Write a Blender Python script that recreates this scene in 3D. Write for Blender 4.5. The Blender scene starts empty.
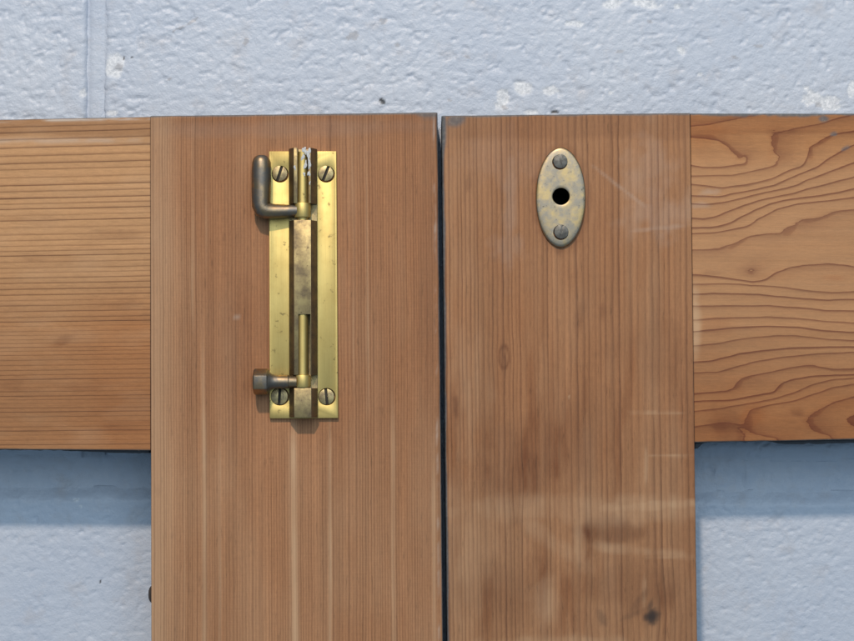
import bpy, bmesh, math
import numpy as np
from mathutils import Vector, Matrix

# ------------------------------------------------------------------ camera, world, light
sc = bpy.context.scene
col = sc.collection
IW, IH = 854.0, 641.0
VIEW_W = 0.318                       # metres across the picture at the doors
DIST = 0.62
ZC = 0.62                            # height of the picture centre above the floor line
S = VIEW_W / IW                      # metres per photo pixel at the doors
ROLL = math.radians(0.35)

cam_d = bpy.data.cameras.new('camera')
cam = bpy.data.objects.new('camera', cam_d)
col.objects.link(cam)
cam_d.sensor_width = 36.0
cam_d.lens = 36.0 * DIST / VIEW_W
cam_d.clip_start = 0.01
cam_d.clip_end = 50
cam.matrix_world = (Matrix.Translation((0, -DIST, ZC)) @ Matrix.Rotation(math.pi/2, 4, 'X')
                    @ Matrix.Rotation(ROLL, 4, 'Z'))
sc.camera = cam

world = bpy.data.worlds.new('World')
sc.world = world
world.use_nodes = True
bg = world.node_tree.nodes['Background']
bg.inputs['Color'].default_value = (0.56, 0.79, 1.0, 1)
bg.inputs['Strength'].default_value = 0.27

sc.view_settings.view_transform = 'Standard'
sc.view_settings.look = 'None'
sc.view_settings.exposure = 0.0
sc.view_settings.gamma = 1.0

def area_lamp(name, loc, target, power, color, shape, sx, sy=None):
    d = bpy.data.lights.new(name, 'AREA')
    d.energy = power; d.color = color; d.shape = shape; d.size = sx
    if sy: d.size_y = sy
    o = bpy.data.objects.new(name, d)
    col.objects.link(o)
    o.location = loc
    o.rotation_euler = (Vector(target) - Vector(loc)).to_track_quat('-Z', 'Y').to_euler()
    return o

CENTRE = Vector((0, 0, ZC))
key_dir = Vector((-0.17, -1.0, 1.03)).normalized()
area_lamp('ceiling_lamp', CENTRE + key_dir * 1.8, CENTRE, 23.0, (1.0, 0.80, 0.62), 'DISK', 0.09)
area_lamp('fill_light', (0.3, -2.1, 1.55), CENTRE, 23.0, (0.78, 0.91, 1.0), 'RECTANGLE', 2.2, 1.6)  # unseen soft fill added behind the camera, also mirrored in the brass

# ------------------------------------------------------------------ geometry of the place
LEAN = math.radians(2.5)             # the doors lean back against the wall
THICK = 0.024
SL, CL = math.sin(LEAN), math.cos(LEAN)
BASE = np.array([0.0, -ZC * math.tan(LEAN), 0.0])      # where the doors' front plane meets the floor line
TOP_Z = ZC + 0.0785
WALL_Y = (TOP_Z - ZC) * math.tan(LEAN) + THICK + 0.0012
CR, SR = math.cos(ROLL), math.sin(ROLL)

def rays(px, py):
    u = (np.asarray(px, float) - IW/2) * S
    v = -(np.asarray(py, float) - IH/2) * S
    return u * CR - v * SR, np.full_like(u, DIST), u * SR + v * CR

def on_door(px, py, h=0.0):
    """photo pixel -> door coordinates (x, y into the wall, z) on the plane h metres proud of the front."""
    dx, dy, dz = rays(px, py)
    n = np.array([0.0, CL, -SL])     # the door's own y axis
    o = np.array([0.0, -DIST, ZC]) - BASE
    t = (-np.asarray(h, float) - (o @ n)) / (dy * n[1] + dz * n[2])
    X, Y, Z = o[0] + t*dx, o[1] + t*dy, o[2] + t*dz
    return np.stack([X, -np.asarray(h, float) + 0*X, Y*SL + Z*CL], -1)

def on_wall(px, py):
    dx, dy, dz = rays(px, py)
    t = (DIST + WALL_Y) / dy
    return t*dx, ZC + t*dz

def wall_px(X, Z):
    """wall point (metres) -> photo pixel, for marks traced from the photograph"""
    k = DIST / (DIST + WALL_Y)
    a, b = X * k, (Z - ZC) * k
    u, v = a*CR + b*SR, -a*SR + b*CR
    return u/S + IW/2, IH/2 - v/S

# ------------------------------------------------------------------ numpy noise
_T = np.random.RandomState(7).rand(256, 256)

def noise(x, y, seed=0):
    x = np.asarray(x, float) + seed*37.13; y = np.asarray(y, float) + seed*91.7
    xi, yi = np.floor(x).astype(int), np.floor(y).astype(int)
    fx, fy = x - xi, y - yi
    fx = fx*fx*fx*(fx*(fx*6-15)+10); fy = fy*fy*fy*(fy*(fy*6-15)+10)
    g = lambda i, j: _T[i & 255, j & 255]
    a = g(xi, yi)*(1-fx) + g(xi+1, yi)*fx
    b = g(xi, yi+1)*(1-fx) + g(xi+1, yi+1)*fx
    return (a*(1-fy) + b*fy)*2 - 1

def fbm(x, y, seed=0, octaves=4):
    r = 0; a = 1.0; f = 1.0
    for k in range(octaves):
        r = r + a*noise(x*f, y*f, seed + k*3); a *= 0.5; f *= 2.03
    return r / 1.7

def sstep(a, b, x):
    t = np.clip((x - a) / (b - a), 0, 1)
    return t*t*(3 - 2*t)

def blob(px, py, cx, cy, rx, ry, ang=0.0, rough=0.25, soft=0.35, seed=0, ns=9.0):
    c, s = math.cos(math.radians(ang)), math.sin(math.radians(ang))
    dx, dy = px - cx, py - cy
    u, v = (dx*c + dy*s)/rx, (-dx*s + dy*c)/ry
    d = np.sqrt(u*u + v*v) + rough*fbm(px/ns, py/ns, seed + 11, 3)
    return 1 - sstep(1 - soft, 1 + soft, d)

# ------------------------------------------------------------------ scene helpers
def link_mesh(name, me, mats, parent=None, smooth=True):
    ob = bpy.data.objects.new(name, me)
    col.objects.link(ob)
    for m in (mats if isinstance(mats, (list, tuple)) else [mats]):
        me.materials.append(m)
    if smooth:
        me.polygons.foreach_set('use_smooth', np.ones(len(me.polygons), bool))
    if parent is not None:
        ob.parent = parent
    return ob

def set_attrs(me, attrs):
    for k, v in attrs.items():
        a = me.attributes.new(k, 'FLOAT', 'POINT')
        a.data.foreach_set('value', np.ascontiguousarray(v, np.float32).ravel())

def empty(name, loc=(0, 0, 0), parent=None):
    e = bpy.data.objects.new(name, None)
    col.objects.link(e); e.location = loc
    e.empty_display_size = 0.05
    if parent is not None: e.parent = parent
    return e

def tag(o, label, cat=None, group=None):
    o['label'] = label
    if cat: o['kind'] = 'thing'
    if cat: o['category'] = cat
    if group: o['group'] = group

# ------------------------------------------------------------------ material helpers
class NT:
    def __init__(self, name):
        self.m = bpy.data.materials.new(name); self.m.use_nodes = True
        self.t = self.m.node_tree; self.b = self.t.nodes['Principled BSDF']
    def n(self, typ, **kw):
        nd = self.t.nodes.new(typ)
        for k, v in kw.items(): setattr(nd, k, v)
        return nd
    def put(self, sock, v):
        if isinstance(v, bpy.types.NodeSocket): self.t.links.new(v, sock)
        elif v is not None: sock.default_value = v
    def math(self, op, a, b=None, clamp=False):
        nd = self.n('ShaderNodeMath', operation=op, use_clamp=clamp)
        self.put(nd.inputs[0], a)
        if b is not None: self.put(nd.inputs[1], b)
        return nd.outputs[0]
    def mix(self, f, a, b, blend='MIX'):
        nd = self.n('ShaderNodeMix', data_type='RGBA', blend_type=blend)
        self.put(nd.inputs['Factor'], f)
        for s, v in ((nd.inputs['A'], a), (nd.inputs['B'], b)):
            self.put(s, v if isinstance(v, bpy.types.NodeSocket) else (*v, 1.0))
        return nd.outputs['Result']
    def ramp(self, f, pts):
        nd = self.n('ShaderNodeValToRGB')
        e = nd.color_ramp.elements
        while len(e) < len(pts): e.new(0.5)
        for k, (p, v) in enumerate(pts):
            e[k].position = p
            e[k].color = (v, v, v, 1) if not isinstance(v, tuple) else (*v, 1)
        self.put(nd.inputs[0], f)
        return nd.outputs[0]
    def attr(self, name):
        return self.n('ShaderNodeAttribute', attribute_name=name).outputs['Fac']
    def coords(self, scale=(1, 1, 1)):
        tc = self.n('ShaderNodeTexCoord'); mp = self.n('ShaderNodeMapping')
        self.t.links.new(tc.outputs['Object'], mp.inputs['Vector'])
        mp.inputs['Scale'].default_value = scale
        return mp.outputs[0]
    def noise(self, scale, vec=None, detail=4, rough=0.55, dist=0.0):
        nd = self.n('ShaderNodeTexNoise')
        nd.inputs['Scale'].default_value = scale
        nd.inputs['Detail'].default_value = detail
        nd.inputs['Roughness'].default_value = rough
        nd.inputs['Distortion'].default_value = dist
        if vec is not None: self.t.links.new(vec, nd.inputs['Vector'])
        return nd.outputs['Fac']
    def bump(self, h, dist, strength=1.0, normal=None):
        nd = self.n('ShaderNodeBump')
        nd.inputs['Distance'].default_value = dist
        nd.inputs['Strength'].default_value = strength
        self.put(nd.inputs['Height'], h)
        if normal is not None: self.put(nd.inputs['Normal'], normal)
        return nd.outputs[0]

def wood(name, light, dark, strength, along='z', thin=0.0, ramp=None, fibre=0.22, rough=0.62, tone=0.25, wobble=0.22, cross=0.10, fleck=0.30, band=0.18, vary=1.0):
    t = NT(name)
    ring = t.attr('ring'); grad = t.attr('rgrad')
    st = (2600, 2600, 55) if along == 'z' else (55, 2600, 2600)
    fv = t.coords(st)
    wob = t.noise(1.0, t.coords((500, 500, 70) if along == 'z' else (70, 500, 500)), 3)
    ring = t.math('ADD', ring, t.math('MULTIPLY', t.math('SUBTRACT', wob, 0.5), wobble))
    ph = t.math('FRACT', ring)
    late = t.ramp(ph, ramp or [(0.0, 0.0), (0.45, 0.06), (0.80, 0.55), (0.95, 1.0), (1.0, 0.05)])
    if thin > 0:      # crisp latewood line of a constant width in millimetres
        d = t.math('DIVIDE', t.math('SUBTRACT', 1.0, ph), grad)
        mr = t.n('ShaderNodeMapRange', interpolation_type='SMOOTHSTEP')
        t.put(mr.inputs['Value'], d)
        mr.inputs['From Min'].default_value = thin * 0.12; mr.inputs['From Max'].default_value = thin
        mr.inputs['To Min'].default_value = 1.0; mr.inputs['To Max'].default_value = 0.0
        late = t.math('MAXIMUM', late, mr.outputs[0])
        # where the saw meets a ring at a shallow slope its dark band spreads out
        kn = t.math('MULTIPLY', t.attr('knee'), 0.6)
        kd = t.math('SUBTRACT', 1.0, t.math('DIVIDE', t.math('SUBTRACT', 1.0, ph), t.math('ADD', kn, 0.001)), clamp=True)
        late = t.math('MAXIMUM', late, t.math('MULTIPLY', kd, 0.95))
    wn = t.n('ShaderNodeTexWhiteNoise', noise_dimensions='1D')
    t.put(wn.inputs['W'], t.math('FLOOR', ring))
    rnd = wn.outputs['Value']
    var = t.noise(1.0, t.coords((300, 300, 14) if along == 'z' else (14, 300, 300)), 3)
    amp = t.math('MULTIPLY', t.math('ADD', 1.0 - 0.65*vary, t.math('MULTIPLY', rnd, 0.75*vary)), t.math('ADD', 1.0 - 0.60*vary, t.math('MULTIPLY', var, 1.2*vary)))
    f = t.math('MULTIPLY', t.math('MULTIPLY', late, amp), strength, clamp=True)
    c = t.mix(f, light, dark)
    # fine fibres and a slow change of tone
    fn = t.noise(1.0, fv, 5, 0.72)
    k = t.math('ADD', 1.0 - fibre*0.5, t.math('MULTIPLY', fn, fibre))
    slow = t.noise(1.0, t.coords((26, 26, 7) if along == 'z' else (7, 26, 26)), 4)
    k = t.math('MULTIPLY', k, t.math('ADD', 1.0 - tone*0.5, t.math('MULTIPLY', slow, tone)))
    # streaks of several fibres' width, and faint marks across the grain left by the plane
    mid = t.noise(1.0, t.coords((420, 420, 6) if along == 'z' else (6, 420, 420)), 4, 0.6)
    k = t.math('MULTIPLY', k, t.math('ADD', 1.0 - fibre*0.55, t.math('MULTIPLY', mid, fibre*1.1)))
    cr = t.noise(1.0, t.coords((150, 150, 2300) if along == 'z' else (2300, 150, 150)), 3, 0.6)
    k = t.math('MULTIPLY', k, t.math('ADD', 1.0 - cross*0.5, t.math('MULTIPLY', cr, cross)))
    speck = t.noise(1.0, t.coords((1700, 1700, 420) if along == 'z' else (420, 1700, 1700)), 3, 0.7)
    k = t.math('MULTIPLY', k, t.math('ADD', 0.78, t.math('MULTIPLY', speck, 0.44)))
    # short dark resin flecks lying along the grain
    fl = t.noise(1.0, t.coords((900, 900, 110) if along == 'z' else (110, 900, 900)), 3, 0.6)
    k = t.math('MULTIPLY', k, t.math('SUBTRACT', 1.0, t.math('MULTIPLY', t.ramp(fl, [(0.60, 0.0), (0.72, 1.0)]), fleck)))
    bd = t.noise(1.0, t.coords((130, 130, 2.5) if along == 'z' else (2.5, 130, 130)), 3, 0.5)
    k = t.math('MULTIPLY', k, t.math('ADD', 1.0 - band*0.5, t.math('MULTIPLY', bd, band)))
    kc = t.n('ShaderNodeCombineColor')
    for i in range(3): t.put(kc.inputs[i], k)
    c = t.mix(1.0, c, kc.outputs[0], 'MULTIPLY')
    c = t.mix(t.attr('red'), c, (0.90, 0.73, 0.57), 'MULTIPLY')
    rag = t.math('MULTIPLY', t.math('ADD', 0.50, t.math('MULTIPLY', t.math('ADD', mid, var), 0.60)), t.math('SUBTRACT', 1.12, t.math('MULTIPLY', f, 0.55)))
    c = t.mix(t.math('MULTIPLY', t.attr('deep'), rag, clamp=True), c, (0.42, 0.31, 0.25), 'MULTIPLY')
    c = t.mix(t.math('MULTIPLY', t.attr('pale'), rag, clamp=True), c, (0.57, 0.385, 0.235))
    c = t.mix(t.math('MULTIPLY', t.attr('chalk'), rag, clamp=True), c, (0.52, 0.45, 0.39))
    gcol = t.ramp(t.noise(700.0, t.coords((1, 1, 1)), 5, 0.65),
                  [(0.0, (0.055, 0.060, 0.068)), (0.52, (0.115, 0.120, 0.128)), (0.66, (0.18, 0.172, 0.16)), (0.82, (0.34, 0.33, 0.31))])
    c = t.mix(t.attr('grime'), c, gcol)
    c = t.mix(t.attr('black'), c, (0.012, 0.013, 0.016))
    t.put(t.b.inputs['Base Color'], c)
    t.put(t.b.inputs['Roughness'], t.math('ADD', rough - 0.08, t.math('MULTIPLY', fn, 0.16)))
    t.b.inputs['Specular IOR Level'].default_value = 0.35
    hgt = t.math('ADD', t.math('MULTIPLY', f, 0.6*vary), t.math('MULTIPLY', fn, 0.5))
    hgt = t.math('ADD', hgt, t.math('MULTIPLY', speck, 0.4))
    t.put(t.b.inputs['Normal'], t.bump(hgt, 0.00016, 0.7))
    return t.m

M = {}
M['stile_l'] = wood('fine_grained_pine', (0.365, 0.184, 0.090), (0.190, 0.086, 0.040), 0.68, 'z', fibre=0.62, tone=0.42, cross=0.24, wobble=0.5, band=0.34,
                    ramp=[(0.0, 0.25), (0.2, 0.0), (0.45, 0.1), (0.75, 0.9), (0.9, 1.0), (1.0, 0.25)])
M['stile_r'] = wood('coarse_grained_pine', (0.375, 0.190, 0.090), (0.150, 0.064, 0.030), 0.82, 'z', thin=0.0, fibre=0.55, tone=0.50, cross=0.12, wobble=0.45,
                    ramp=[(0.0, 0.45), (0.16, 0.0), (0.5, 0.10), (0.78, 0.62), (0.92, 1.0), (1.0, 0.45)])
M['rail_l'] = wood('quarter_sawn_pine', (0.500, 0.275, 0.128), (0.180, 0.078, 0.032), 1.05, 'x', thin=0.0, fleck=0.10, fibre=0.36, tone=0.34, cross=0.08, wobble=0.12,
                   ramp=[(0.0, 0.45), (0.10, 0.0), (0.6, 0.05), (0.80, 0.35), (0.93, 1.0), (1.0, 0.45)])
M['rail_r'] = wood('flat_sawn_pine', (0.412, 0.190, 0.072), (0.168, 0.047, 0.016), 1.1, 'x', thin=1.20, vary=0.35, fleck=0.08, fibre=0.34, tone=0.32, wobble=0.14, cross=0.08,
                   ramp=[(0.0, 0.30), (0.05, 0.0), (0.35, 0.04), (0.65, 0.17), (0.88, 0.40), (0.96, 0.65), (1.0, 0.30)])

def wall_paint():
    t = NT('pale_blue_wall_paint')
    co = t.coords()
    c = t.mix(t.ramp(t.noise(22.0, co, 5), [(0.3, 0.0), (0.7, 1.0)]), (0.475, 0.543, 0.660), (0.535, 0.594, 0.692))
    c = t.mix(t.ramp(t.noise(160.0, co, 4), [(0.55, 0.0), (0.75, 0.5)]), c, (0.50, 0.525, 0.59))
    c = t.mix(t.ramp(t.noise(75.0, co, 5, 0.6), [(0.56, 0.0), (0.74, 0.45)]), c, (0.44, 0.43, 0.45))
    pl = t.mix(t.ramp(t.noise(900.0, co, 4, 0.7), [(0.42, 0.0), (0.62, 1.0)]), (0.60, 0.645, 0.71), (0.82, 0.86, 0.92))
    c = t.mix(t.attr('chip'), c, pl)
    c = t.mix(t.attr('rust'), c, (0.24, 0.21, 0.19))
    c = t.mix(t.attr('nick'), c, (0.03, 0.032, 0.036))
    t.put(t.b.inputs['Base Color'], c)
    t.put(t.b.inputs['Roughness'], t.math('ADD', 0.42, t.math('MULTIPLY', t.attr('chip'), 0.4)))
    t.b.inputs['Specular IOR Level'].default_value = 0.4
    h = t.math('ADD', t.noise(420.0, co, 4, 0.55), t.math('MULTIPLY', t.noise(1300.0, co, 2), 0.35))
    t.put(t.b.inputs['Normal'], t.bump(h, 0.0007, 0.5))
    return t.m
M['wall'] = wall_paint()

def metal(name, bright, dull, lo, hi, r0, r1, scale=300.0, streak=None, spots=0.0, bump=0.00004):
    t = NT(name)
    co = t.coords(streak or (1, 1, 1))
    n1 = t.noise(scale, t.coords(), 5, 0.65)
    f = t.ramp(n1, [(lo, 0.0), (hi, 1.0)])
    c = t.mix(f, bright, dull)
    if spots > 0:
        sp = t.ramp(t.noise(scale*4, t.coords(), 3, 0.6), [(0.64, 0.0), (0.72, 1.0)])
        c = t.mix(t.math('MULTIPLY', sp, spots), c, (0.10, 0.075, 0.045))
    n2 = t.noise(600.0, co, 4, 0.6)
    sc_ = t.math('ADD', 0.86, t.math('MULTIPLY', n2, 0.28))
    kc = t.n('ShaderNodeCombineColor')
    for i in range(3): t.put(kc.inputs[i], sc_)
    c = t.mix(1.0, c, kc.outputs[0], 'MULTIPLY')
    t.put(t.b.inputs['Base Color'], c)
    t.b.inputs['Metallic'].default_value = 1.0
    t.put(t.b.inputs['Roughness'], t.math('ADD', r0, t.math('MULTIPLY', f, r1 - r0)))
    t.put(t.b.inputs['Normal'], t.bump(t.math('ADD', n2, n1), bump, 0.5))
    return t.m

M['brass'] = metal('brushed_brass', (0.67, 0.525, 0.200), (0.58, 0.445, 0.165), 0.40, 0.75, 0.54, 0.60, 90.0, (4, 4, 0.12), 0.6)
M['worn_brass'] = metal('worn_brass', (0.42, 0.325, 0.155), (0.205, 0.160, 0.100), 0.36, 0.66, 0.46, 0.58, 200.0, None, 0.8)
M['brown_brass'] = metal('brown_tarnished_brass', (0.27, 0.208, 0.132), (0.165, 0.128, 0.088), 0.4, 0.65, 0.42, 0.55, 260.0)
M['oxide_brass'] = metal('grey_oxidised_brass', (0.34, 0.245, 0.145), (0.19, 0.175, 0.155), 0.42, 0.60, 0.38, 0.52, 170.0)
M['mottled_brass'] = metal('mottled_tarnished_brass', (0.47, 0.335, 0.165), (0.31, 0.275, 0.220), 0.38, 0.60, 0.38, 0.50, 230.0, None, 0.6)
M['grey_screw'] = metal('dull_grey_steel', (0.19, 0.18, 0.16), (0.11, 0.107, 0.10), 0.4, 0.65, 0.50, 0.6, 500.0)
M['brass_screw'] = metal('aged_brass_screw', (0.52, 0.41, 0.20), (0.27, 0.21, 0.13), 0.40, 0.64, 0.42, 0.55, 420.0)

def plain(name, c, rough=0.7, var=0.3, scale=500.0):
    t = NT(name)
    k = t.math('ADD', 1 - var/2, t.math('MULTIPLY', t.noise(scale, t.coords(), 4, 0.6), var))
    kc = t.n('ShaderNodeCombineColor')
    for i in range(3): t.put(kc.inputs[i], k)
    t.put(t.b.inputs['Base Color'], t.mix(1.0, c, kc.outputs[0], 'MULTIPLY'))
    t.b.inputs['Roughness'].default_value = rough
    t.put(t.b.inputs['Normal'], t.bump(k, 0.0003, 0.6))
    return t.m
M['old_paint'] = plain('old_dark_paint', (0.045, 0.05, 0.06), 0.7, 0.9, 350.0)
M['white_paint'] = plain('white_paint_splash', (0.52, 0.54, 0.55), 0.55, 0.9, 1200.0)
M['slot_dark'] = plain('dark_screw_slot', (0.035, 0.03, 0.024), 0.8, 0.6)  # near-black, for the faces down in the screw slots
M['iron'] = plain('dark_rusty_iron', (0.05, 0.036, 0.028), 0.6, 0.8)

# ------------------------------------------------------------------ the block wall
wall = empty('painted_block_wall', (0, WALL_Y, 0))
tag(wall, 'pale blue painted rough concrete block wall behind the two wooden doors', 'wall')

def axis(a0, a1, d0, d1, step, coarse, edge):
    """grid lines from a0 to a1: dense (step) inside d0..d1, coarse outside, with extra lines at both ends"""
    pts = [a0 + e for e in edge] + [a1 - e for e in edge]
    lo, hi = max(a0 + edge[-1], d0), min(a1 - edge[-1], d1)
    if hi > lo:
        pts += list(np.linspace(lo, hi, max(2, int((hi-lo)/step) + 1)))
    for p, q in ((a0 + edge[-1], min(lo, a1 - edge[-1])), (max(hi, a0 + edge[-1]), a1 - edge[-1])):
        if q > p + 1e-9:
            pts += list(np.linspace(p, q, max(2, int((q-p)/coarse) + 2)))
    pts = np.unique(np.round(pts, 7))
    keep = [pts[0]]
    for p in pts[1:]:
        if p - keep[-1] > 5e-5 * (1 if a1 - a0 < 5 else 5000): keep.append(p)
    return np.array(keep)

def grid_faces(nx, nz):
    i, j = np.meshgrid(np.arange(nx-1), np.arange(nz-1), indexing='ij')
    a = (i*nz + j).ravel()
    return np.stack([a, a + nz, a + nz + 1, a + 1], -1)

CHIPS = [(115, 65, 10.5, 12.5, 10, .30), (83, 93, 4, 5, 0, .4), (112, 113, 6, 3, 0, .3), (503, 98, 8, 10, 15, .55), (523, 88, 10, 7, 25, .3),
         (551, 90, 7.5, 5.5, 0, .45), (531, 112, 7, 2.5, 0, .3), (612, 4, 13, 5, -12, .5), (643, 3, 17, 4, 8, .6), (677, 6, 4, 3, 0, .3),
         (575, 24, 10, 3, 5, .45), (814, 98, 13, 9, 30, .8), (829, 103, 10, 8, 0, .8), (852, 90, 4, 9, 0, .6), (681, 50, 6, 3, 40, .5),
         (700, 74, 3, 2, 0, .4), (76, 500, 3.5, 1.4, 0, .3), (81, 506, 2, 1.6, 0, .3), (610, 93, 2.5, 2, 0, .4)]
RUST = [(178, 29, 5, 1.6, -25, .9), (191, 22, 6, 1.5, -35, .9), (468, 57, 3, 1.2, 25, .8), (170, 79, 4, 1.4, -15, .9), (735, 57, 6, 1.2, 25, .9), (760, 46, 7, 1.3, 5, .9), (120, 67, 4.5, 5, 0, .9), (650, 22, 3, 2, 0, .5), (384, 21, 4, 3.5, 0, .7), (397, 45, 3, 2, 0, .5), (620, 51.5, 4, 1.8, 0, .4),
        (352, 36, 5, 4, 0, .9), (450, 100, 3, 2, 0, .6), (505, 108, 4, 2, 20, .8), (246, 41, 3, 4, 20, .7), (818, 105, 3, 2, 0, .7)]
NICKS = [(382.4, 101.4, 4.2, 2.5, 42, .2),
         (123.5, 58, 1.3, 1.2, 0, .3), (132, 57.5, 1.3, 1.2, 0, .3),
         (555, 112, 4, 2, 0, .4), (100, 582, 1.3, 1.3, 0, .3)]

def wall_relief(X, Z):
    """relief of the rolled-on paint over open-textured block, metres (positive = towards the room)"""
    x, z = X*1000, Z*1000
    wx = x + 1.6*noise(x/5, z/5, 31); wz = z + 1.6*noise(x/5, z/5, 41)
    lump = fbm((wx*0.93 + wz*0.36)/3.5, (wz*0.93 - wx*0.36)/2.2, 3, 3)
    fold = 1 - np.abs(noise((wx + 0.5*wz)/3.6, (wz - 0.3*wx)/2.1, 17)) * 2
    pit = sstep(0.55, 0.85, noise(x/2.0, z/1.7, 23))
    smooth = np.where(Z < ZB, 0.62, 1.0)             # thicker paint on the lower course
    patch = 0.35 + 0.85*sstep(-0.5, 0.6, fbm(x/28, z/22, 51, 3))
    crev = sstep(0.80, 0.97, 1 - np.abs(fbm((wx*0.95 + wz*0.3)/5.0, (wz*0.95 - wx*0.3)/2.6, 81, 2)))*sstep(0.15, 0.55, noise(x/3.4, z/2.6, 85))
    return (0.24*lump*patch + 0.08*fold*patch - 0.42*pit*patch - 0.50*crev + 0.08*fbm(x/1.3, z/1.1, 71, 2) + 0.5*fbm(x/60, z/60, 61, 2)) * 0.9e-3 * smooth

def block(x0, x1, z0, z1, seed):
    vx0, vz0 = on_wall(-60, 700); vx1, vz1 = on_wall(914, -40)
    edge = [0, .0006, .0013, .0022, .0034, .0046]
    xs = axis(x0, x1, float(vx0), float(vx1), 0.00062, 0.03, edge)
    zs = axis(z0, z1, float(vz0), float(vz1), 0.00062, 0.03, edge)
    Xg, Zg = np.meshgrid(xs, zs, indexing='ij')
    # the block's edge wanders a little
    ex = np.minimum(Xg - x0, x1 - Xg); ez = np.minimum(Zg - z0, z1 - Zg)
    ex = ex + 0.0005*fbm(Xg*90, Zg*130, seed+3, 3); ez = ez + 0.0006*fbm(Xg*130, Zg*90, seed+4, 3)
    r = 0.0022
    def rnd(e, nn):
        e = np.clip(e / (r*(1 + 0.35*nn)), 0, 1)
        return r*(1 - np.sqrt(np.clip(1 - (1-e)**2, 0, 1)))
    nn = fbm(Xg*140, Zg*140, seed, 3)
    px, py = wall_px(Xg, Zg)
    def marks(lst):
        a = np.zeros_like(Xg)
        for k, (cx, cy, rx, ry, an, ro) in enumerate(lst):
            sel = (np.abs(px-cx) < 45) & (np.abs(py-cy) < 45)
            if sel.any():
                a[sel] = np.maximum(a[sel], blob(px[sel], py[sel], cx, cy, rx*0.95, ry*0.95, an, ro, 0.16, k*5+2, 4.5))
        return a
    chip, rust, nick = marks(CHIPS), marks(RUST), marks(NICKS)
    rel = wall_relief(Xg, Zg)
    y = -rel + rnd(ex, nn) + 0.0030*(1 - sstep(-0.0004, 0.0068, ez + 0.0010*nn)) + chip*0.00025 + nick*0.0003
    y = np.maximum(y, -0.0009)
    n = Xg.size
    V = np.stack([Xg, y, Zg], -1).reshape(-1, 3)
    F = grid_faces(len(xs), len(zs))
    nx, nz = len(xs), len(zs)
    loop = np.concatenate([np.arange(nx)*nz, (nx-1)*nz + np.arange(1, nz), (np.arange(nx-2, -1, -1))*nz + nz-1, np.arange(nz-2, 0, -1)])
    Bk = V[loop].copy(); Bk[:, 1] = 0.09
    m = len(loop)
    nxt = np.roll(np.arange(m), -1)
    side = np.stack([loop, n + np.arange(m), n + nxt, loop[nxt]], -1)
    faces = F.tolist() + side.tolist() + [list(range(n+m-1, n-1, -1))]
    me = bpy.data.meshes.new('block')
    me.from_pydata(np.concatenate([V, Bk]).tolist(), [], faces)
    z0_ = np.zeros(m)
    set_attrs(me, {'chip': np.concatenate([chip.ravel()*(1-0.45*rust.ravel()), z0_]), 'rust': np.concatenate([rust.ravel()*0.38, z0_]), 'nick': np.concatenate([nick.ravel()*0.92, z0_])})
    return link_mesh('block', me, M['wall'], wall)

def mortar(x0, x1, z0, z1, vertical, depth, seed):
    vx0, vz0 = on_wall(-60, 700); vx1, vz1 = on_wall(914, -40)
    xs = axis(x0, x1, float(vx0), float(vx1), 0.0008, 0.03, [0, .0005, .001])
    zs = axis(z0, z1, float(vz0), float(vz1), 0.0008, 0.03, [0, .0005, .001])
    Xg, Zg = np.meshgrid(xs, zs, indexing='ij')
    q = (Xg - x0)/(x1 - x0) if vertical else (Zg - z0)/(z1 - z0)
    q = np.clip(q, 0, 1)
    if vertical:    # struck nearly flush, with a groove along each edge
        prof = depth*0.30 + depth*0.75*np.exp(-((q-0.16)/0.13)**2) + depth*0.35*np.exp(-((q-0.86)/0.07)**2)
    else:           # tooled hollow
        prof = 0.0027 + 0.0006*np.sin(np.pi*np.clip(q, 0, 1)) - 0.8*wall_relief(Xg, Zg)
    y = prof + 0.00022*fbm(Xg*160, Zg*160, seed, 3) + 0.0002*fbm(Xg*40, Zg*40, seed+5, 2)
    if not vertical:   # runs of thick paint across the hollow
        y = y - 0.0009*fbm(Xg*190, Zg*75, seed+9, 3)*np.sin(np.pi*np.clip(q, 0, 1))
    me = bpy.data.meshes.new('mortar_joint')
    V = np.stack([Xg, y, Zg], -1).reshape(-1, 3)
    me.from_pydata(V.tolist(), [], grid_faces(len(xs), len(zs)).tolist())
    z_ = np.zeros(len(V))
    set_attrs(me, {'chip': z_, 'rust': z_, 'nick': z_})
    return link_mesh('mortar_joint', me, M['wall'], wall)

JV, JH = 0.0066, 0.0110
BL, BH = 0.4434, 0.2140
XJ, _ = on_wall(95.5, 60); XJ = float(XJ)
_, ZB = on_wall(427, 474); ZB = float(ZB)          # centre line of the bed joint
X2, _ = on_wall(585, 560); X2 = float(X2)
rows = []
row_z = ZB + JH/2 + (BH + JH)
offs = {0: X2, 1: XJ, 2: X2, 3: XJ + 0.01, 4: X2}
XMIN, XMAX = -0.75, 0.75
zt = ZB + JH/2 + BH + JH                            # bottom of the course above the one in view
courses = [(zt, zt + BH), (ZB + JH/2, ZB + JH/2 + BH)]
z = ZB - JH/2
while z > 0.01:
    courses.append((max(z - BH, 0.0), z)); z -= BH + JH
for r, (z0, z1) in enumerate(courses):
    off = offs.get(r, XJ)
    if r < len(courses) - 1:
        mortar(XMIN, XMAX, z0 - JH - 0.0012, z0 + 0.0012, False, 0.0042, 5 + r)
    k = math.floor((XMIN - off)/(BL + JV))
    x = off + k*(BL + JV) + JV/2
    sd = 0
    while x < XMAX:
        a, b = max(x, XMIN), min(x + BL, XMAX)
        if b - a > 0.03:
            block(a, b, z0, z1, 13 + r*7 + sd)
            if b < XMAX - 0.03: mortar(b - 0.0014, b + JV + 0.0012, z0, z1, True, 0.0014, 40 + r*7 + sd)
        sd += 1
        x += BL + JV

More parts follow.
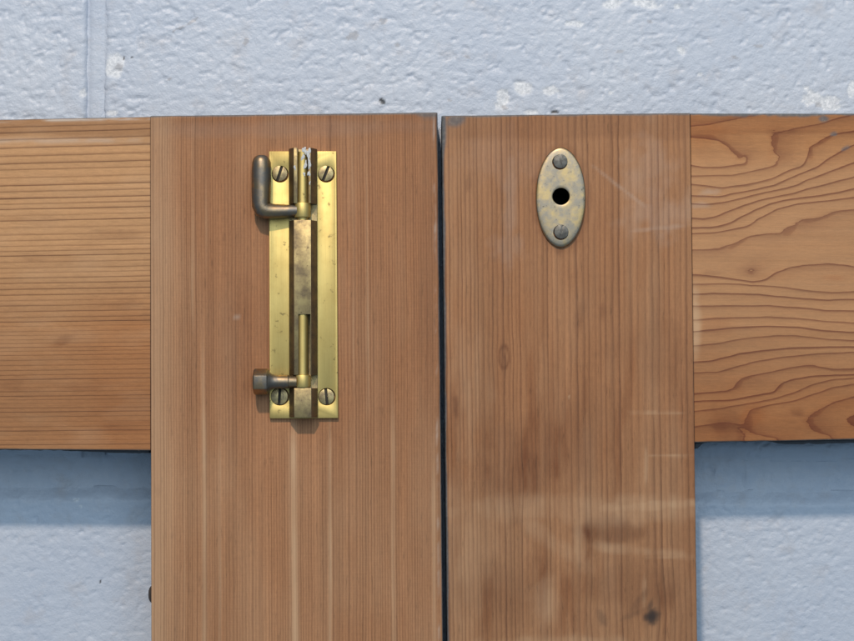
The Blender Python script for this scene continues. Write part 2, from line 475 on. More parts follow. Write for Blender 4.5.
# ------------------------------------------------------------------ the doors
def door(name, label):
    e = empty(name, tuple(BASE))
    e.rotation_euler = (-LEAN, 0, 0)
    tag(e, label, 'door')
    return e
left_door = door('cupboard_door', 'pine door with the long brass barrel bolt, leaning against the block wall')
right_door = door('cupboard_door', 'pine door with the small oval brass strike plate and wavy grained rail')
ZERO_PY = IH/2 + ZC/S*1.02        # pixel row far below the picture where the doors end

def extend(p, q, py):
    """continue the line p-q down to row py"""
    k = (py - p[1])/(q[1] - p[1])
    return (p[0] + (q[0]-p[0])*k, py)

def board(name, parent, mat, tl, tr, br, bl, dense_x, dense_y, sx, sy, radii, attrs, y0=0.0, thick=THICK, hole=None):
    """a sawn board: finely gridded front face with worn arrises, sides and back. Corners in photo pixels on the door plane."""
    W = tr[0] - tl[0]; H = (bl[1] - tl[1])
    edge = [0, .5, 1.0, 1.7, 2.6, 3.8, 5.5]
    xs = axis(0, W, dense_x[0] - tl[0], dense_x[1] - tl[0], sx, 40, edge)
    ys = axis(0, H, dense_y[0] - tl[1], dense_y[1] - tl[1], sy, 40, edge)
    s, t = np.meshgrid(xs, ys, indexing='ij')
    u, v = s/W, t/H
    c = [np.array(p, float) for p in (tl, tr, br, bl)]
    P = ((1-u)*(1-v))[..., None]*c[0] + (u*(1-v))[..., None]*c[1] + (u*v)[..., None]*c[2] + ((1-u)*v)[..., None]*c[3]
    px, py = P[..., 0], P[..., 1]
    e = [s, W - s, t, H - t]
    y = np.zeros_like(px)
    for k in range(4):
        r = radii[k]
        if r <= 0: continue
        rr = r*(1 + 0.55*fbm(px/22, py/22, 70 + k, 3))
        q = np.clip(e[k]/np.maximum(rr, .3), 0, 1)
        y += np.maximum(rr, .3)*S*(1 - np.sqrt(np.clip(1 - (1-q)**2, 0, 1)))
    y += 0.00010*fbm(px/70, py/70, 5, 2) + y0
    L = on_door(px, py)
    L[..., 1] = y
    A = attrs(px, py, s + tl[0], t + tl[1], e)
    base = {k: np.zeros_like(px) for k in ('ring', 'red', 'deep', 'pale', 'chalk', 'grime', 'black', 'knee')}
    base['rgrad'] = np.full_like(px, 0.5)
    base.update(A)
    nx, ny = len(xs), len(ys)
    V = L.reshape(-1, 3); n = len(V)
    F = grid_faces(nx, ny)[:, ::-1]
    loop = np.concatenate([np.arange(nx)*ny, (nx-1)*ny + np.arange(1, ny), np.arange(nx-2, -1, -1)*ny + ny-1, np.arange(ny-2, 0, -1)])
    m = len(loop)
    mid = V[loop].copy(); mid[:, 1] += 0.0008
    mid2 = mid.copy()
    back = V[loop].copy(); back[:, 1] = thick
    nxt = np.roll(np.arange(m), -1)
    faces = F.tolist()
    if hole:
        cx, cy, hr = hole
        fc = np.stack([px, py], -1).reshape(-1, 2)[F].mean(1)
        keep = np.hypot(fc[:, 0]-cx, fc[:, 1]-cy) > hr
        faces = F[keep].tolist()
    faces += np.stack([loop[nxt], n + nxt, n + np.arange(m), loop], -1).tolist()
    faces += np.stack([n + m + nxt, n + 2*m + nxt, n + 2*m + np.arange(m), n + m + np.arange(m)], -1).tolist()
    faces.append([n + 2*m + k for k in range(m)])
    allv = np.concatenate([V, mid, mid2, back])
    extra = 3*m
    out = {k: np.concatenate([a.ravel(), np.tile(a.ravel()[loop], 3)]) for k, a in base.items()}
    # the edges of the boards still carry their old dark paint
    out['grime'][n:n+m] = np.maximum(out['grime'][n:n+m], 0.75)
    out['grime'][n+m:] = 0.97
    if hole:
        K = 32; tube = []
        cx, cy, hr = hole
        ang = np.linspace(0, 2*np.pi, K, endpoint=False)
        rim = on_door(cx + (hr+2.2)*np.cos(ang), cy + (hr+2.2)*np.sin(ang)); rim[:, 1] = 0.0002
        bot = rim.copy(); bot[:, 1] = thick - 0.002
        o = len(allv)
        allv = np.concatenate([allv, rim, bot])
        faces += [[o+k, o+(k+1) % K, o+K+(k+1) % K, o+K+k] for k in range(K)] + [[o+K+k for k in range(K)]]
        for k_ in out: out[k_] = np.concatenate([out[k_], np.full(2*K, 1.0 if k_ == 'black' else 0.5 if k_ == 'rgrad' else 0.0)])
    me = bpy.data.meshes.new(name)
    me.from_pydata(allv.tolist(), [], faces)
    set_attrs(me, out)
    return link_mesh(name, me, mat, parent)

def ring_table(a0, a1, spacing, jitter, seed):
    """positions of growth rings: spacing(pos) in pixels"""
    rs = np.random.RandomState(seed)
    p = [a0]
    while p[-1] < a1:
        p.append(p[-1] + spacing(p[-1])*(1 + jitter*(rs.rand()*2-1)))
    return np.array(p)

def rings_at(tab, q):
    idx = np.arange(len(tab), dtype=float)
    r = np.interp(q, tab, idx)
    g = np.interp(q, (tab[1:]+tab[:-1])/2, 1/np.diff(tab)) / (S*1000)     # rings per mm
    return r, g

def edge_grime(e, px, py, width, seed, sc_=30.0):
    return 1 - sstep(0.35, 1.1, e/np.maximum(width*(1 + 0.6*fbm(px/sc_, py/sc_, seed, 3)), 0.2))

# ---- left door: stile
tabLS = ring_table(140, 460, lambda p: 2.9 + 0.4*math.sin(p/17.0), 0.30, 4)
def attrs_left_stile(px, py, u, v, e):
    q = u + 2.4*fbm(px/160, py/420, 2, 2) + 0.5*fbm(px/40, py/90, 9, 2)
    r, g = rings_at(tabLS, q)
    low = sstep(330, 560, py + 30*fbm(px/60, py/90, 21, 2))
    red = np.clip((0.62 - 0.30*low)*sstep(165, 215, px + 14*fbm(px/40, py/70, 3, 2)) + 0.25*fbm(px/30, py/110, 13, 3), 0, 1)*0.75
    pale = np.zeros_like(px)
    for cx, w, y0_, y1_, a in ((203, 2.6, 330, 900, .50), (218, 1.6, 420, 900, .25), (292, 4.5, 405, 900, .55), (327, 2.0, 400, 900, .45), (390, 3.0, 380, 900, .42),
                               (430, 2.5, 430, 900, .35), (193, 2.2, 125, 330, .30), (207, 1.8, 150, 260, .22), (365, 1.6, 118, 420, .30), (299, 2.5, 116, 145, .3),
                               (352, 1.2, 118, 400, .22), (170, 2.5, 110, 900, .22), (161, 1.6, 110, 900, .22), (183, 1.2, 110, 900, .15)):
        wob = 1.2*fbm(px*0 + cx/9.0, py/120, 33, 2)
        pale = np.maximum(pale, a*np.exp(-((q - cx + wob)/(0.72*w))**2)*sstep(y0_-20, y0_+70, py)*(1-sstep(y1_-40, y1_+20, py))*(0.75 + 0.4*fbm(px/20, py/60, 8, 2)))
    pale = pale*1.15
    pale = np.maximum(pale, 0.26*(1 - sstep(158, 186, px)))
    pale = np.clip(pale + 0.07*low + 0.10*fbm(px/25, py/80, 77, 3), 0, 1)
    deep = np.clip(0.22*sstep(0.25, 0.9, fbm(q/7.0, py/240, 15, 3)) + 0.18*blob(px, py, 236, 350, 30, 60, 0, .4, .6, 3, 30) + .22*blob(px, py, 158, 491, 4, 5, 0, .3, .5, 1)
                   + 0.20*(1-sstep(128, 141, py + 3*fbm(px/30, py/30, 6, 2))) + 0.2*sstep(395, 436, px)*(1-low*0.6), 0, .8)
    chalk = np.clip(0.07*blob(px, py, 300, 128, 150, 7, -1, .5, .6, 12, 25) + 0.25*blob(px, py, 237, 318, 4, 1.6, 0, .3, .3, 5), 0, 1)
    corner = edge_grime(np.hypot(np.maximum(px-415, 0)/22, 0)*0 + e[2] + np.maximum(0, 424 - px)*0.25, px, py, 6.5, 3)
    grime = np.maximum.reduce([0.9*edge_grime(e[1], px, py, 1.2, 5), 0.9*edge_grime(e[2], px, py, 2.5, 8), 0.5*edge_grime(e[0], px, py, 0.5, 18), 0.8*corner])
    chalk = np.maximum(chalk, 0.42*np.exp(-((e[1] - 3.6)/1.3)**2)*sstep(-.2, .6, fbm(px/6, py/14, 61, 3)))
    return dict(ring=r, rgrad=g, red=red, pale=pale, deep=deep, chalk=chalk, grime=grime)
tl, tr = (150.4, 115.6), (437.5, 112.0)
bl, br = extend(tl, (151.3, 641), ZERO_PY), extend(tr, (443.0, 641), ZERO_PY)
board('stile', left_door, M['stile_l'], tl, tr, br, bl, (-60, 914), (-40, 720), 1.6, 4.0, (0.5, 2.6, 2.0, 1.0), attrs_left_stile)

# ---- left door: rail
tabLR = ring_table(96, 470, lambda p: 6.8 - 2.6*sstep(150, 380, np.float64(p)), 0.22, 11)
def attrs_left_rail(px, py, u, v, e):
    q = v + 0.012*(px-75) + 0.7*fbm(px/260, py/160, 4, 2) + 0.15*fbm(px/60, py/20, 9, 2)
    r, g = rings_at(tabLR, q)
    red = np.clip(1.0*sstep(250, 350, py + 20*fbm(px/40, py/40, 2, 2))*(0.45 + 0.55*sstep(20, 140, px)) + 0.9*blob(px, py, 135, 385, 34, 55, 0, .4, .7, 5, 25)*0.6, 0, 1)*0.85
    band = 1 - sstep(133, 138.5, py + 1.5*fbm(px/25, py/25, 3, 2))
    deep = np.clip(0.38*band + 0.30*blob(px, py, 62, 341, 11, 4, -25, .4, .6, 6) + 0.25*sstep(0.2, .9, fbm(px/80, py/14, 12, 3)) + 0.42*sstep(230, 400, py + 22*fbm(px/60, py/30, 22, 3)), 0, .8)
    chalk = 0.32*np.exp(-((py - 141 - 1.5*fbm(px/30, 0*py, 3, 2))/2.4)**2)*sstep(-.4, .5, fbm(px/26, py/9, 55, 3))
    pale = np.clip(0.15*fbm(px/50, py/16, 17, 3), 0, 1)
    chalk = np.maximum(chalk, 0.9*np.exp(-((e[2] - 1.6)/1.3)**2)*sstep(-.25, .25, fbm(px/22, py/4, 57, 3)))
    grime = np.maximum.reduce([0.8*edge_grime(e[2], px, py, 1.3, 28), 0.8*edge_grime(e[3], px, py, 1.0, 38), 0.3*edge_grime(e[1], px, py, 0.5, 48)])
    return dict(ring=r, rgrad=g, red=red, deep=deep, chalk=chalk, pale=pale, grime=grime)
X_FAR_L = -420
board('rail', left_door, M['rail_l'], (X_FAR_L, 127.2), (150.2, 116.3), (150.3, 450.6), (X_FAR_L, 447.0), (-60, 914), (-40, 720), 4.0, 1.6,
      (0, 0.5, 1.6, 1.3), attrs_left_rail, 0.0003)

# ---- right door: stile
tabRS = ring_table(430, 720, lambda p: 4.4 + 2.0*sstep(500, 600, np.float64(p)) - 0.8*sstep(640, 690, np.float64(p)), 0.32, 23)
KN = ((504, 357, 6, 12, 3.5), (652, 612, 12, 22, 7.0), (601, 617, 8, 16, 3.0), (516, 486, 8, 14, 3.0))
def attrs_right_stile(px, py, u, v, e):
    q = u + 2.2*fbm(px/150, py/400, 14, 2) + 0.45*fbm(px/40, py/70, 19, 2)
    for cx, cy, rx, ry, a in KN:
        k = np.exp(-((py-cy)/(ry*1.6))**2)
        q = q - a*k*np.tanh((px-cx)/(rx*0.6))*np.exp(-np.abs(px-cx)/(rx*1.6))
    r, g = rings_at(tabRS, q)
    B = lambda *a, **k: blob(px, py, *a, **k)
    red = np.clip(0.45 + 0.35*fbm(px/60, py/130, 3, 3) - 0.6*sstep(440, 560, py), 0, 1)*0.8
    pale = np.maximum.reduce([0.42*B(570, 510, 150, 13, 1, .55, .6, 3, 26), 0.62*B(648, 506, 62, 5.5, -3, .45, .5, 4, 16), 0.42*B(556, 545, 42, 9, 40, .5, .6, 6, 18),
                              0.40*B(640, 551, 60, 5, 6, .5, .6, 7, 16), 0.50*B(579, 535, 7, 30, 0, .5, .6, 8, 14), 0.35*B(548, 600, 14, 22, 10, .6, .7, 2, 18),
                              0.45*B(540, 646, 90, 9, 0, .5, .6, 1, 18), 0.40*B(660, 413, 28, 1.6, 1, .4, .5, 9), 0.42*B(672, 456, 26, 1.2, 0, .4, .5, 19),
                              0.45*B(665, 557, 28, 1.3, 0, .4, .5, 29), 0.55*B(644, 586, 2.0, 18, 0, .5, .5, 39), 0.45*B(646, 466, 1.6, 16, 0, .4, .5, 49),
                              0.35*B(468, 560, 26, 90, 0, .6, .8, 59, 40), 0.30*B(470, 380, 16, 60, 0, .6, .8, 69, 40), 0.9*B(569, 397, 1.3, 1.3, 0, .1, .3, 1)])
    pale = pale*0.66*(0.75 + 0.5*fbm(px/5, py/60, 88, 2))
    pale = np.clip(pale + 0.14*fbm(px/22, py/90, 87, 3), 0, 1)
    deep = np.maximum.reduce([0.55*B(608, 530, 31, 14, -2, .4, .4, 5, 18), 0.45*B(515, 478, 24, 42, 0, .6, .6, 15, 26), 0.30*B(560, 440, 40, 40, 0, .6, .7, 25, 30),
                              0.42*B(580, 316, 4.5, 19, 12, .4, .6, 35, 12), 0.40*B(603, 312, 4, 9, 0, .4, .6, 45, 10), 0.25*B(655, 350, 40, 28, 0, .6, .7, 55, 24),
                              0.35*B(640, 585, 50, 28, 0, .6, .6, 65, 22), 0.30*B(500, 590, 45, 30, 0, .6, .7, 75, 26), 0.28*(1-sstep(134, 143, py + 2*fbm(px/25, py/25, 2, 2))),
                              0.5*B(456, 407, 3, 9, 0, .4, .6, 85, 8), 0.45*B(468, 183, 3, 8, 0, .4, .6, 95, 8), 0.30*sstep(655, 692, px)*sstep(250, 420, py)])
    kd = np.sqrt(((px-504)/5.0)**2 + ((py-357)/11.0)**2)
    deep = np.maximum(deep, 0.75*np.exp(-((kd-1)/0.22)**2)) + 0.22*sstep(0.2, .9, fbm(q/6.0, py/200, 25, 3))
    black = np.maximum.reduce([0.9*B(652, 617, 6.5, 6.5, 30, .5, .7, 3, 7), 0.5*B(650, 607, 2.6, 9, 15, .5, .5, 13, 6), 0.35*B(602, 619, 4, 8, -15, .6, .6, 23, 8), 0.22*B(630, 616, 12, 3, -25, .7, .6, 33, 8),
                               0.2*B(640, 600, 3, 12, 35, .6, .6, 43, 8)])
    chalk = np.maximum.reduce([0.22*B(510, 205, 6, 50, 2, .7, .7, 3, 18), 0.16*B(508, 246, 14, 14, 0, .8, .7, 13, 14), 0.34*B(630, 195, 38, 1.8, 38, .6, .6, 23, 10), 0.24*B(664, 215, 30, 16, -15, .9, .7, 33, 16),
                               0.20*B(650, 170, 20, 30, 0, .9, .7, 43, 16), 0.10*B(500, 160, 40, 22, 0, .9, .7, 53, 16), 0.35*B(660, 228, 26, 2.2, -6, .6, .6, 63, 10)])
    lw = 2.2 + 3.6*np.exp(-(py-112)/60.0)
    grime = np.maximum.reduce([edge_grime(e[0], px, py, lw, 5), 0.9*edge_grime(e[2], px, py, 2.6, 8), 0.4*edge_grime(e[1], px, py, 0.5, 18), 0.8*B(455, 120, 9, 6, 0, .6, .6, 5, 8)])
    halo = np.sqrt(((px-561)/30.0)**2 + ((py-198)/56.0)**2)
    deep = deep + 0.45*(1 - sstep(0.86, 1.12, halo + 0.10*fbm(px/8, py/8, 31, 3))) + 0.35*B(560, 250, 5, 7, 0, rough=.4, soft=.6, seed=3)
    mott = sstep(0.0, 0.8, fbm(px/11, py/75, 67, 4))*sstep(250, 440, py)
    deep = deep*0.75 + 0.30*mott + 0.12*sstep(300, 480, py); red = np.clip(red + 0.40*mott, 0, 1)
    return dict(ring=r, rgrad=g, red=red, pale=pale, deep=np.clip(deep, 0, .9), chalk=chalk*0.6, black=black, grime=grime)
tl, tr = (441.5, 115.4), (690.0, 112.6)
bl, br = extend(tl, (447.2, 641), ZERO_PY), extend(tr, (697.2, 641), ZERO_PY)
HOLE = (561, 196.3)
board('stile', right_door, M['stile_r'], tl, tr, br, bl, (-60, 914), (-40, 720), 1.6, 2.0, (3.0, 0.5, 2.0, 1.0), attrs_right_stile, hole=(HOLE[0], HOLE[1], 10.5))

# ---- right door: rail, with the grain lines of the flat-sawn board traced from the photograph
def Z4(p): return [(690 + a/5.128, 110 + b/5.128) for a, b in p]
def Z5(p): return [(690 + a/5.128, 225 + b/5.128) for a, b in p]
def Z6(p): return [(690 + a/5.128, 335 + b/5.128) for a, b in p]
GRAIN = [
 (2, Z4([(0, 85), (100, 75), (200, 55), (330, 25)])),
 (1, Z4([(0, 140), (80, 145), (150, 155), (200, 195), (240, 240), (288, 274), (160, 288), (60, 290), (0, 275)])),
 (2, Z4([(690, 60), (560, 90), (440, 110), (410, 140), (425, 200), (450, 240), (445, 275), (380, 295), (220, 330), (0, 335)])),
 (3, Z4([(841, 105), (760, 115), (690, 140), (610, 195), (605, 240), (575, 285), (480, 320), (420, 350), (300, 380), (160, 395), (0, 375)])),
 (4, Z4([(841, 175), (800, 195), (720, 240), (660, 285), (560, 325), (480, 360), (440, 380), (280, 415), (150, 440), (0, 435)])),
 (5, Z4([(841, 265), (700, 320), (600, 355), (560, 380), (400, 415), (300, 440), (200, 465), (100, 478), (0, 475)])),
 (6, Z4([(841, 340), (700, 375), (520, 425), (350, 460), (260, 490), (150, 540), (80, 555), (0, 550)])),
 (7, Z4([(841, 400), (680, 435), (500, 455), (400, 480), (280, 535), (200, 580), (120, 597), (0, 600)])),
 (8, Z4([(841, 445), (720, 460), (560, 475), (450, 505), (340, 560), (310, 590), (200, 610), (120, 625), (0, 630)])),
 (9, Z4([(841, 510), (740, 520), (670, 550), (560, 570), (490, 605), (480, 625), (330, 640)]) + Z5([(280, 65), (200, 105), (140, 122), (0, 125)])),
 (10, Z5([(841, 210), (720, 195), (600, 200), (520, 215), (440, 245), (380, 282), (320, 288), (150, 262), (0, 252)])),
 (9.5, Z5([(841, 75), (700, 70), (550, 85), (430, 130), (300, 165), (150, 190), (0, 190)])),
 (10.5, Z5([(841, 275), (730, 270), (600, 268), (500, 278)])),
 (11, Z5([(841, 340), (740, 345), (620, 335), (540, 325), (430, 312), (320, 304), (200, 298), (0, 300)])),
 (12, Z5([(0, 350), (100, 347), (380, 355), (520, 370), (700, 380), (841, 378)])),
 (13, Z5([(0, 412), (150, 412), (400, 412), (560, 420), (700, 435), (841, 437)])),
 (14, Z5([(0, 485), (150, 475), (400, 468), (550, 475), (700, 492), (841, 500)])),
 (15, Z5([(0, 545), (200, 525), (400, 515), (550, 520), (700, 540), (841, 548)])),
 (16, Z5([(0, 620), (150, 605), (300, 575), (450, 563), (560, 565), (700, 582), (841, 590)])),
 (17, Z6([(0, 138), (120, 130), (250, 95), (380, 76), (520, 64), (841, 58)])),
 (18, Z6([(0, 192), (150, 185), (220, 165), (330, 135), (480, 110), (650, 95), (841, 85)])),
 (19, Z6([(841, 170), (740, 175), (680, 165), (620, 155), (520, 165), (400, 190), (300, 210), (250, 225), (220, 270), (200, 285), (0, 302)])),
 (20, Z6([(841, 200), (640, 208), (520, 225), (470, 245), (440, 275), (430, 290), (320, 310), (220, 330), (0, 340)])),
 (21, Z6([(841, 217), (740, 225), (640, 250), (540, 290), (430, 325), (300, 350), (130, 378), (0, 392)])),
 (22, Z6([(841, 250), (740, 265), (640, 300), (540, 335), (420, 355), (320, 380), (290, 420), (270, 480), (300, 500), (440, 530)])),
 (23, Z6([(841, 315), (740, 345), (640, 395), (600, 430), (600, 460), (660, 500), (720, 520)])),
 (24, Z6([(841, 410), (810, 425), (805, 445), (841, 470)])),
]
pts, val = [], []
for k, line in GRAIN:
    ln = np.array(line); d = np.r_[0, np.cumsum(np.hypot(*np.diff(ln, axis=0).T))]
    for a in np.linspace(0, d[-1], max(3, int(d[-1]/7) + 1)):
        pts.append((np.interp(a, d, ln[:, 0]), np.interp(a, d, ln[:, 1]))); val.append(k)
pts = np.array(pts); val = np.array(val, float)
CS = 60.0
RB_LAM = -0.0015
def _phi(r):
    q = r*r + 0.0006          # thin-plate spline through the traced rings
    return 0.5*q*np.log(q)
def _rbf_fit(p, v, lam):
    n = len(p)
    R = np.hypot(p[:, None, 0]-p[None, :, 0], p[:, None, 1]-p[None, :, 1])/CS
    A = np.zeros((n+3, n+3)); A[:n, :n] = _phi(R) - lam*np.eye(n)
    Q = np.c_[np.ones(n), p/CS]; A[:n, n:] = Q; A[n:, :n] = Q.T
    return np.linalg.solve(A, np.r_[v, 0, 0, 0])
W_RBF = _rbf_fit(pts, val, RB_LAM)
def ring_field(px, py):
    shp = px.shape; X = np.c_[px.ravel(), py.ravel()]
    out = np.empty(len(X))
    for a in range(0, len(X), 6000):
        x = X[a:a+6000]
        R = np.hypot(x[:, None, 0]-pts[None, :, 0], x[:, None, 1]-pts[None, :, 1])/CS
        out[a:a+6000] = _phi(R) @ W_RBF[:-3] + W_RBF[-3] + (x/CS) @ W_RBF[-2:]
    return out.reshape(shp)
def attrs_right_rail(px, py, u, v, e):
    jx, jy = 1.0*fbm(px/16, py/9, 91, 2), 0.5*fbm(px/18, py/12, 93, 2)
    cpx = np.where(px > 870, 870 + 25*np.sin((px-870)/60.0), px)      # the pattern goes on past the picture
    r = ring_field(cpx + jx, py + jy + np.where(px > 870, 8*np.sin((px-870)/90.0), 0))
    g = (ring_field(cpx, py + 1) - ring_field(cpx, py - 1))/2
    gx = (ring_field(cpx + 1, py) - ring_field(cpx - 1, py))/2
    g = np.clip(np.hypot(g, gx), 0.015, 1)/(S*1000)
    B = lambda *a, **k: blob(px, py, *a, **k)
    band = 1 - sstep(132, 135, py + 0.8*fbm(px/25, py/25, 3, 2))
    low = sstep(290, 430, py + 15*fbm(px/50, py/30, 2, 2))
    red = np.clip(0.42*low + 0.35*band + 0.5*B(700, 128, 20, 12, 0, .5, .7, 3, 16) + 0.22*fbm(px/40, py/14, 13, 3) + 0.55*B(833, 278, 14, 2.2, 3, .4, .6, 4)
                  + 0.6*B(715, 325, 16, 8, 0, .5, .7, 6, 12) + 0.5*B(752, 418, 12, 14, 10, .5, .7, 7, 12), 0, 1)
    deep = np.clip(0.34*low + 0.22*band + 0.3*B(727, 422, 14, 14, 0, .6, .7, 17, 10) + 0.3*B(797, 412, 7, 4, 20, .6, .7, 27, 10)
                   + 0.2*sstep(0.2, .9, fbm(px/70, py/10, 12, 3)) + 0.3*B(712, 273, 9, 2.6, 0, .4, .6, 37), 0, .8)
    KNEES = [(790, 231, 6, 3, -40), (822, 216, 14, 2.6, -14), (762, 279, 10, 3.6, -32), (776, 271, 8, 2.4, -22), (736, 155, 9, 3.4, 48), (727, 147, 8, 3.2, 40), (773, 148, 3, 13, 12), (772, 136, 5, 3, 0),
             (810, 152, 3, 9, -10), (824, 140, 10, 2.6, -32), (736, 384, 6, 6.5, 20), (745, 377, 8, 3, -14), (778, 387, 6, 3.6, -38), (748, 419, 5, 11, 0), (756, 411, 7, 6, 0), (809, 420, 4, 7, 0), (818, 411, 8, 3, -35),
             (816, 430, 8, 3, 35), (851, 421, 5, 5, 0), (833, 278, 12, 2.4, 0), (812, 366, 10, 2.2, 6), (738, 243, 10, 2.6, -32), (700, 273, 10, 2.4, 0), (720, 424, 9, 9, 20), (700, 136, 14, 2.6, 0)]
    knee = np.zeros_like(px)
    for k, (cx, cy, rx, ry, an) in enumerate(KNEES):
        knee = np.maximum(knee, B(cx, cy, rx*1.15, ry*1.15, an, rough=.35, soft=.75, seed=k, ns=7.0))
    red = np.clip(red + 0.25*knee, 0, 1)
    chalk = 0.25*B(708, 192, 10, 3, 0, .7, .6, 5, 8) + 0.2*B(700, 205, 8, 3, 0, .7, .6, 15, 8)
    pale = np.clip(0.18*(1 - low)*sstep(135, 180, py) + 0.4*B(695, 325, 5, 30, 0, .5, .7, 8, 14), 0, 1)
    grime = np.maximum.reduce([edge_grime(e[2], px, py, 3.0*(1 + 0.5*sstep(700, 760, px)*(1-sstep(800, 830, px))), 28, 10), 0.8*edge_grime(e[3], px, py, 1.2, 38), 0.3*edge_grime(e[0], px, py, 0.5, 48),
                               0.85*B(824, 119, 5, 3, 0, .4, .4, 3, 6), .7*B(834, 134, 3, 2, 0, .4, .4, 3, 6), .6*B(846, 148, 4, 2, -25, .4, .4, 3, 6)])
    return dict(ring=-r, rgrad=g, red=red, deep=deep*0.9, chalk=chalk, pale=pale, grime=grime, knee=knee)
X_FAR_R = 1270
def lerp_y(p, q, x): return p[1] + (q[1]-p[1])*(x-p[0])/(q[0]-p[0])
board('rail', right_door, M['rail_r'], (690.6, 112.9), (X_FAR_R, 113.8), (X_FAR_R, 432.0), (694.8, 442.6), (-60, 914), (-40, 720), 1.5, 1.5,
      (0.5, 0, 1.8, 1.3), attrs_right_rail, 0.00035)

# ---- the members of the doors that lie outside the picture
def attrs_plain(tab, vertical):
    def f(px, py, u, v, e):
        q = (u if vertical else v) + 2.4*fbm(px/160, py/160, 2, 2)
        r, g = rings_at(tab, q)
        return dict(ring=r, rgrad=g, red=0.3 + 0*px, deep=0.1 + 0*px, grime=np.maximum(edge_grime(e[0], px, py, 2, 3), edge_grime(e[1], px, py, 2, 4)))
    return f
def ring_simple(a, b, sp, seed): return ring_table(a, b, lambda p: sp, .3, seed)
NONE = (0, -1)
ZR = ZERO_PY - 340
board('stile', left_door, M['stile_r'], (-705, 131), (X_FAR_L - .6, 126.5), (X_FAR_L + 4, ZERO_PY), (-716, ZERO_PY), (-9000, -8000), (-40, 720), 20, 20, (2, 1, 2, 1), attrs_plain(ring_simple(-730, -380, 7, 5), True))
board('stile', right_door, M['stile_l'], (X_FAR_R + .6, 113.4), (1520, 114), (1534, ZERO_PY), (X_FAR_R + 10, ZERO_PY), (-9000, -8000), (-40, 720), 20, 20, (1, 2, 2, 1), attrs_plain(ring_simple(1250, 1560, 7, 6), True))
board('rail', left_door, M['rail_l'], (X_FAR_L + 4.6, ZR), (152.4, ZR), (153, ZERO_PY), (X_FAR_L + 5, ZERO_PY), (-9000, -8000), (-9000, -8000), 20, 20, (0, 0, 2, 1), attrs_plain(ring_simple(1500, 2200, 7, 7), False), .0003)
board('rail', right_door, M['rail_l'], (714.6, ZR), (X_FAR_R + 7.6, ZR), (X_FAR_R + 9, ZERO_PY), (718.5, ZERO_PY), (-9000, -8000), (-9000, -8000), 20, 20, (0, 0, 2, 1), attrs_plain(ring_simple(1500, 2200, 7, 8), False), .0003)

# ---- old paint and putty left under the rails
def residue(parent, x0, x1, edge_y, prof, seed, d0=0.003, d1=0.0075):
    """ragged strip hanging under a rail; prof(px) = how far below the rail's edge it reaches, in pixels"""
    xs = np.arange(x0, x1, 1.5)
    low = np.array([edge_y(x) for x in xs]) + np.maximum(prof(xs) + 0.9*fbm(xs/7.0, xs*0, seed, 3), 0.2)
    top = np.array([edge_y(x) for x in xs]) - 2.0
    n = len(xs)
    def row(py, d):
        p = on_door(xs, py); p[:, 1] = d + 0.0004*fbm(xs/9.0, xs*0 + d*900, seed + 4, 2); return p
    V = np.concatenate([row(top, d0), row(low - 0.7, d0), row(low, d0 + 0.0006), row(low, d1), row(top, d1)])
    F = []
    for a in range(4):
        for k in range(n-1): F.append([a*n + k, (a+1)*n + k, (a+1)*n + k + 1, a*n + k + 1])
    F += [[4*n + k, k, k+1, 4*n + k + 1] for k in range(n-1)]
    F += [[0, 4*n, 3*n, 2*n, n], [n-1, 2*n-1, 3*n-1, 4*n-1, 5*n-1]]
    me = bpy.data.meshes.new('paint_residue'); me.from_pydata(V.tolist(), [], F)
    return link_mesh('paint_residue', me, M['old_paint'], parent)
residue(left_door, -200, 149.5, lambda x: lerp_y((X_FAR_L, 447.0), (149.9, 450.6), x), lambda x: 0.6 + 2.6*sstep(40, 130, x), 5)
residue(right_door, 696, 1000, lambda x: lerp_y((694.8, 442.6), (X_FAR_R, 432.0), x), lambda x: 0.5 + 3.2*sstep(768, 790, x) + 6.0*(1 - sstep(698, 706, x)) , 9)

# ------------------------------------------------------------------ hardware helpers
def prism(bm, outline, h0, h1):
    """outline in photo pixels, raised from h0 to h1 (metres proud of the door's front)"""
    o = np.array(outline, float)
    a = on_door(o[:, 0], o[:, 1], h1)                 # outline as the camera sees the top face
    top = [bm.verts.new(p) for p in a]
    bot = [bm.verts.new((p[0], -h0, p[2])) for p in a]
    n = len(o)
    bm.faces.new(top); bm.faces.new(bot[::-1])
    for k in range(n): bm.faces.new([top[k], bot[k], bot[(k+1) % n], top[(k+1) % n]])
    bmesh.ops.recalc_face_normals(bm, faces=bm.faces)

def temp_obj(bm):
    me = bpy.data.meshes.new('temp'); bm.to_mesh(me); bm.free()
    o = bpy.data.objects.new('temp', me); col.objects.link(o); return o

def carve(bm, cutters, bevel=0.0, segs=2):
    """subtract cutter bmeshes, then soften the edges; returns a mesh"""
    o = temp_obj(bm); cs = []
    for c in cutters:
        co = temp_obj(c); cs.append(co)
        m = o.modifiers.new('cut', 'BOOLEAN'); m.operation = 'DIFFERENCE'; m.object = co; m.solver = 'EXACT'
    if bevel:
        m = o.modifiers.new('bev', 'BEVEL'); m.width = bevel; m.segments = segs; m.limit_method = 'ANGLE'; m.angle_limit = math.radians(28)
        m.harden_normals = False
    dg = bpy.context.evaluated_depsgraph_get(); dg.update()
    me = bpy.data.meshes.new_from_object(o.evaluated_get(dg))
    for x in cs + [o]:
        md = x.data; bpy.data.objects.remove(x); bpy.data.meshes.remove(md)
    return me

def shade_by_angle(me, deg=32):
    me.polygons.foreach_set('use_smooth', np.ones(len(me.polygons), bool))
    bm = bmesh.new(); bm.from_mesh(me)
    for e in bm.edges:
        if len(e.link_faces) == 2 and e.calc_face_angle(0) > math.radians(deg): e.smooth = False
    bm.to_mesh(me); bm.free()

